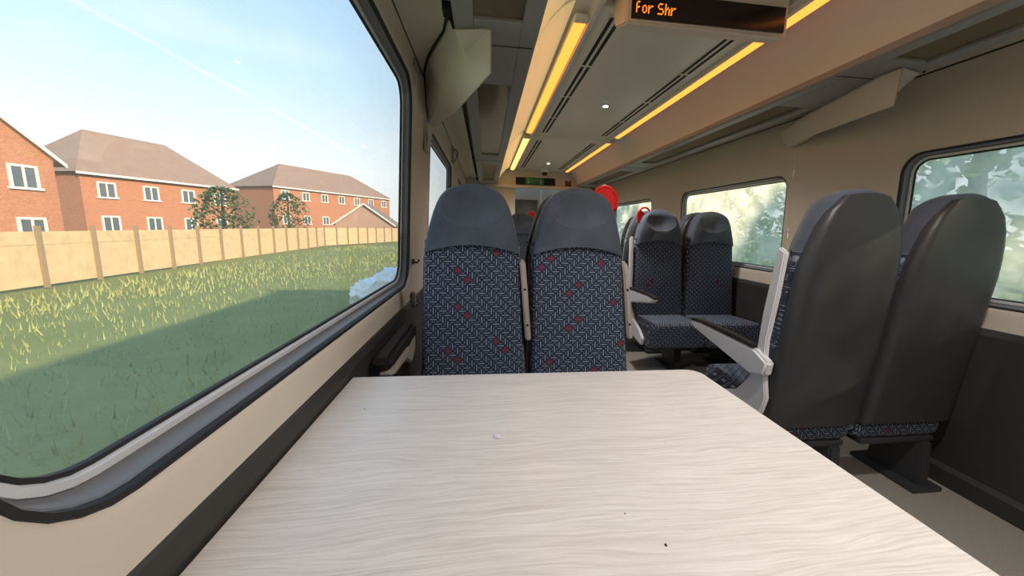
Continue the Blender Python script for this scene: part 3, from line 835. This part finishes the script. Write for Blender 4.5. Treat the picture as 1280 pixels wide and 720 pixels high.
def mk_roof():
    g = G('brown_roof_tiles'); v = g.coord()
    w = g.new('ShaderNodeTexWave', bands_direction='Z'); w.inputs['Scale'].default_value = 3.2; g.l.new(v, w.inputs['Vector'])
    c = g.mix(g.noise(1.5, 4, v), (.27, .18, .13, 1), (.38, .26, .20, 1)); g.base(g.mix(g.math('MULTIPLY', w.outputs[0], .25), c, (.2, .13, .10, 1)), .8); return g.m
ROOF = mk_roof()
WHITE = plain('white_paint', (.75, .73, .68), .5); DARKG = plain('dark_window_pane', (.10, .12, .14), .1)
def house(label, loc, rz, L, D, He, Hr, brick, hip=2.0, nwin=4, winz=(4.6,), gable=False):
    """facade along +x from the origin, facing -y"""
    t = thing('house', label, 'house', loc, rz, 'houses beyond the fence')
    bm = bmesh.new(); bm_box(bm, (L / 2, D / 2, He / 2), (L, D, He))
    if gable:
        bm_prism(bm, [(0, He), (L, He), (L / 2, Hr)], 'y', 0, D)
    obj('walls', bm, brick, t)
    bm = bmesh.new(); o_ = .35
    if gable:
        for sg in (0, 1):
            a = (-o_, He - .35) if sg == 0 else (L + o_, He - .35); b = (L / 2, Hr + .05)
            bm_prism(bm, [a, b, (b[0], b[1] + .18), (a[0], a[1] + .18)], 'y', -.3, D + .3)
    else:
        V = [bm.verts.new(p_) for p_ in ((-o_, -o_, He), (L + o_, -o_, He), (L + o_, D + o_, He), (-o_, D + o_, He), (hip, D / 2, Hr), (L - hip, D / 2, Hr))]
        for f in ((0, 1, 5, 4), (2, 3, 4, 5), (1, 2, 5), (3, 0, 4), (3, 2, 1, 0)): bm.faces.new([V[i] for i in f])
    obj('roof', bm, ROOF, t)
    bm = bmesh.new()
    if gable:
        for sg in (0, 1):
            a = (-o_, He - .40) if sg == 0 else (L + o_, He - .40); b = (L / 2, Hr)
            bm_prism(bm, [a, b, (b[0], b[1] + .22), (a[0], a[1] + .22)], 'y', -.36, -.30)
        obj('barge_board', bm, WHITE, t)
    else:
        bm_box(bm, (L / 2, -o_ - .03, He - .06), (L + 2 * o_, .1, .16)); bm_box(bm, (L + o_ + .03, D / 2, He - .06), (.1, D + 2 * o_, .16)); obj('gutter', bm, WHITE, t)
    for z in winz:
        for i in range(nwin):
            x = L * (i + .5) / nwin
            bm = bmesh.new(); w_, h_ = 1.05, 1.15
            bm_box(bm, (x - w_ / 2, -.03, z), (.12, .10, h_)); bm_box(bm, (x + w_ / 2, -.03, z), (.12, .10, h_)); bm_box(bm, (x, -.03, z), (.09, .10, h_))
            bm_box(bm, (x, -.03, z + h_ / 2), (w_ + .12, .10, .12)); bm_box(bm, (x, -.06, z - h_ / 2), (w_ + .3, .18, .12))
            f = obj('window_frame', bm, WHITE, t)
            bm = bmesh.new(); bm_box(bm, (x, -.01, z), (w_, .04, h_)); obj('window_pane', bm, DARKG, f)
    return t
ang = math.atan2(10.4, 5.3)
house('long brick house with brown hipped roof and white windows beyond the fence', (-27.8, 55.0, GZ), ang, 22, 9, 6.9, 10.6, BRICK, 4.5, 7, (5.9, 2.6))
house('pink brick garage with white edged gable roof behind the fence', (-19.2, 52, GZ), .12, 7.0, 8, 2.4, 4.75, BRICKP, gable=True, nwin=0)
house('large brick house with gable end, far left beyond the fence', (-25, 17, GZ), PI / 2 - .15, 8, 8, 5.4, 8.8, BRICK, gable=True, nwin=3, winz=(4.3, 1.6))
house('brick house with hipped roof left of the long house', (-30, 33, GZ), PI / 2 - .3, 12, 8, 5.6, 9.4, BRICK, 3.0, 4, (4.4, 1.8))
# fence
FW = plain('weathered_fence_wood', (.62, .46, .27), .8, var=.25, scale=3); FP = plain('fence_post_wood', (.30, .22, .13), .85)
t = thing('fence', 'long pale wooden panel fence across the meadow outside', 'fence', (-15, 30, GZ))
line = [Vector((-14.2, 5, 0)), Vector((-15.2, 24, 0)), Vector((-15.9, 40, 0)), Vector((-12.3, 52, 0)), Vector((-9, 66, 0))]
O = Vector((-15, 30, 0))
posts = []
for a_, b_ in zip(line, line[1:]):
    n = max(1, round((b_ - a_).length / 1.9))
    for i in range(n): posts.append(a_ + (b_ - a_) * i / n)
posts.append(line[-1])
for p_ in posts:
    bm = bmesh.new(); q = p_ - O; bm_box(bm, (q.x + .07, q.y, 1.0), (.11, .11, 2.05)); obj('post', bm, FP, t)
for a_, b_ in zip(posts, posts[1:]):
    bm = bmesh.new(); d = b_ - a_; ln = d.length; rz_ = Matrix.Rotation(math.atan2(d.y, d.x), 3, 'Z'); mid_ = (a_ + b_) / 2 - O
    nb = 12
    for i in range(nb): bm_box(bm, (mid_.x, mid_.y, 1.0), (ln / nb * 1.02, .02 + .012 * (i % 2), 1.72 + .03 * ((i * 7) % 3)), 0, 1, Matrix.Identity(3)) if False else None
    for i in range(nb):
        off = rz_ @ Vector((ln * ((i + .5) / nb - .5), 0, 0)); vs = bm_box(bm, (0, 0, 0), (ln / nb * 1.02, .02 + .012 * (i % 2), 1.78))
        for v in vs: v.co = rz_ @ v.co + Vector((mid_.x + off.x, mid_.y + off.y, .95))
    vs = bm_box(bm, (0, 0, 0), (ln, .06, .08))
    for v in vs: v.co = rz_ @ v.co + Vector((mid_.x, mid_.y, 1.45))
    obj('fence_panel', bm, FW, t)
# white bulk bag
t = thing('bulk_bag', 'crumpled white bulk bag lying in the grass outside the window', 'bag', (-2.78, 11.3, GZ))
bm = bmesh.new(); r = bmesh.ops.create_icosphere(bm, subdivisions=5, radius=1)
for v in r['verts']:
    p_ = v.co.copy(); b_ = Vector((math.copysign(abs(p_.x) ** .7, p_.x) * .75, math.copysign(abs(p_.y) ** .7, p_.y) * .65, math.copysign(abs(p_.z) ** .75, p_.z) * .33 + .31))
    d = NZ.turbulence(p_ * 1.6 + Vector((3, 1, 7)), 4, True, noise_basis='VORONOI_F2F1') - .4
    b_ += p_ * d * .26
    if p_.x > -.1 and p_.z > .2: b_.z += .26 * (1 - (p_.x - .25) ** 2)* p_.z
    b_.z = max(b_.z, -.02); v.co = b_
BAG = plain('white_woven_plastic', (.93, .92, .90), .6, var=.05)
obj('bag_body', bm, BAG, t, 3)
bm = bmesh.new(); bm_tube(bm, [(-.5, -.3, .55), (-.62, -.4, .62), (-.7, -.45, .4), (-.72, -.48, .1)], .03); obj('lifting_strap', bm, BAG, t, 3)
# trees on the right of the line and a few behind the houses
LEAF = plain('pale_green_leaves', (.22, .34, .10), .7, var=.4, scale=3); LEAFD = plain('dark_green_leaves', (.07, .13, .03), .7, var=.4, scale=3); BARK = plain('bark', (.10, .075, .05), .9)
def tree(label, x, y, h, r, leaf, seed, n=2600):
    t = thing('tree', label, 'tree', (x, y, GZ), 0, 'trees along the line'); rnd = random.Random(seed)
    bm = bmesh.new(); bm_tube(bm, [(0, 0, -.2), (.1, 0, h * .3), (0, .1, h * .6), (.1, 0, h * .85)], [.22, .17, .11, .04], 8)
    for k in range(6):
        a = k * 1.05; bm_tube(bm, [(.05, .03, h * (.28 + .08 * k)), (r * .6 * math.cos(a), r * .6 * math.sin(a), h * (.45 + .08 * k))], [.07, .02], 6)
    obj('trunk', bm, BARK, t, 3)
    bm = bmesh.new()
    for i in range(n):
        z = rnd.random(); a = rnd.random() * 2 * PI; q = r * (math.sin(PI * (.12 + .85 * z)) ** .7) * (.45 + .6 * rnd.random() ** .5) * (1 + .25 * math.sin(3 * a + seed))
        c_ = Vector((q * math.cos(a), q * math.sin(a), h * (.16 + .86 * z)))
        s_ = .15 + .15 * rnd.random(); u_ = Vector((rnd.random() - .5, rnd.random() - .5, rnd.random() - .5)).normalized(); w_ = u_.cross(Vector((.3, .2, .9))).normalized()
        P_ = [c_ + u_ * s_ * .6, c_ + w_ * s_ * .4, c_ - u_ * s_ * .6, c_ - w_ * s_ * .4]
        bm.faces.new([bm.verts.new(p_) for p_ in P_])
    obj('foliage', bm, leaf, t)
for i, (x, y, h, r) in enumerate([(9, 6, 6.4, 2.4), (10.5, 11.5, 7, 2.6), (11, 17.5, 7, 2.7), (12.5, 24, 7, 3), (9.5, .5, 6.2, 2.4), (13.5, 33, 7.5, 3), (14, 41, 8, 3.3), (9.5, -5, 6.5, 2.4)]):
    tree(['leafy tree outside the nearest right window', 'leafy tree outside, second along from the nearest right window', 'leafy tree outside the middle right window', 'leafy tree outside, past the middle right window',
          'leafy tree outside level with the camera on the right', 'leafy tree outside the farthest right window', 'farthest leafy tree outside on the right', 'leafy tree outside behind the camera on the right'][i], x, y, h, r, LEAF, i + 1)
tree('dark leafy tree between the houses beyond the fence', -21, 44, 5.2, 1.8, LEAFD, 31, 1500)
tree('dark leafy tree behind the fence at far left', -19, 30.5, 4.6, 1.7, LEAFD, 32, 1500)
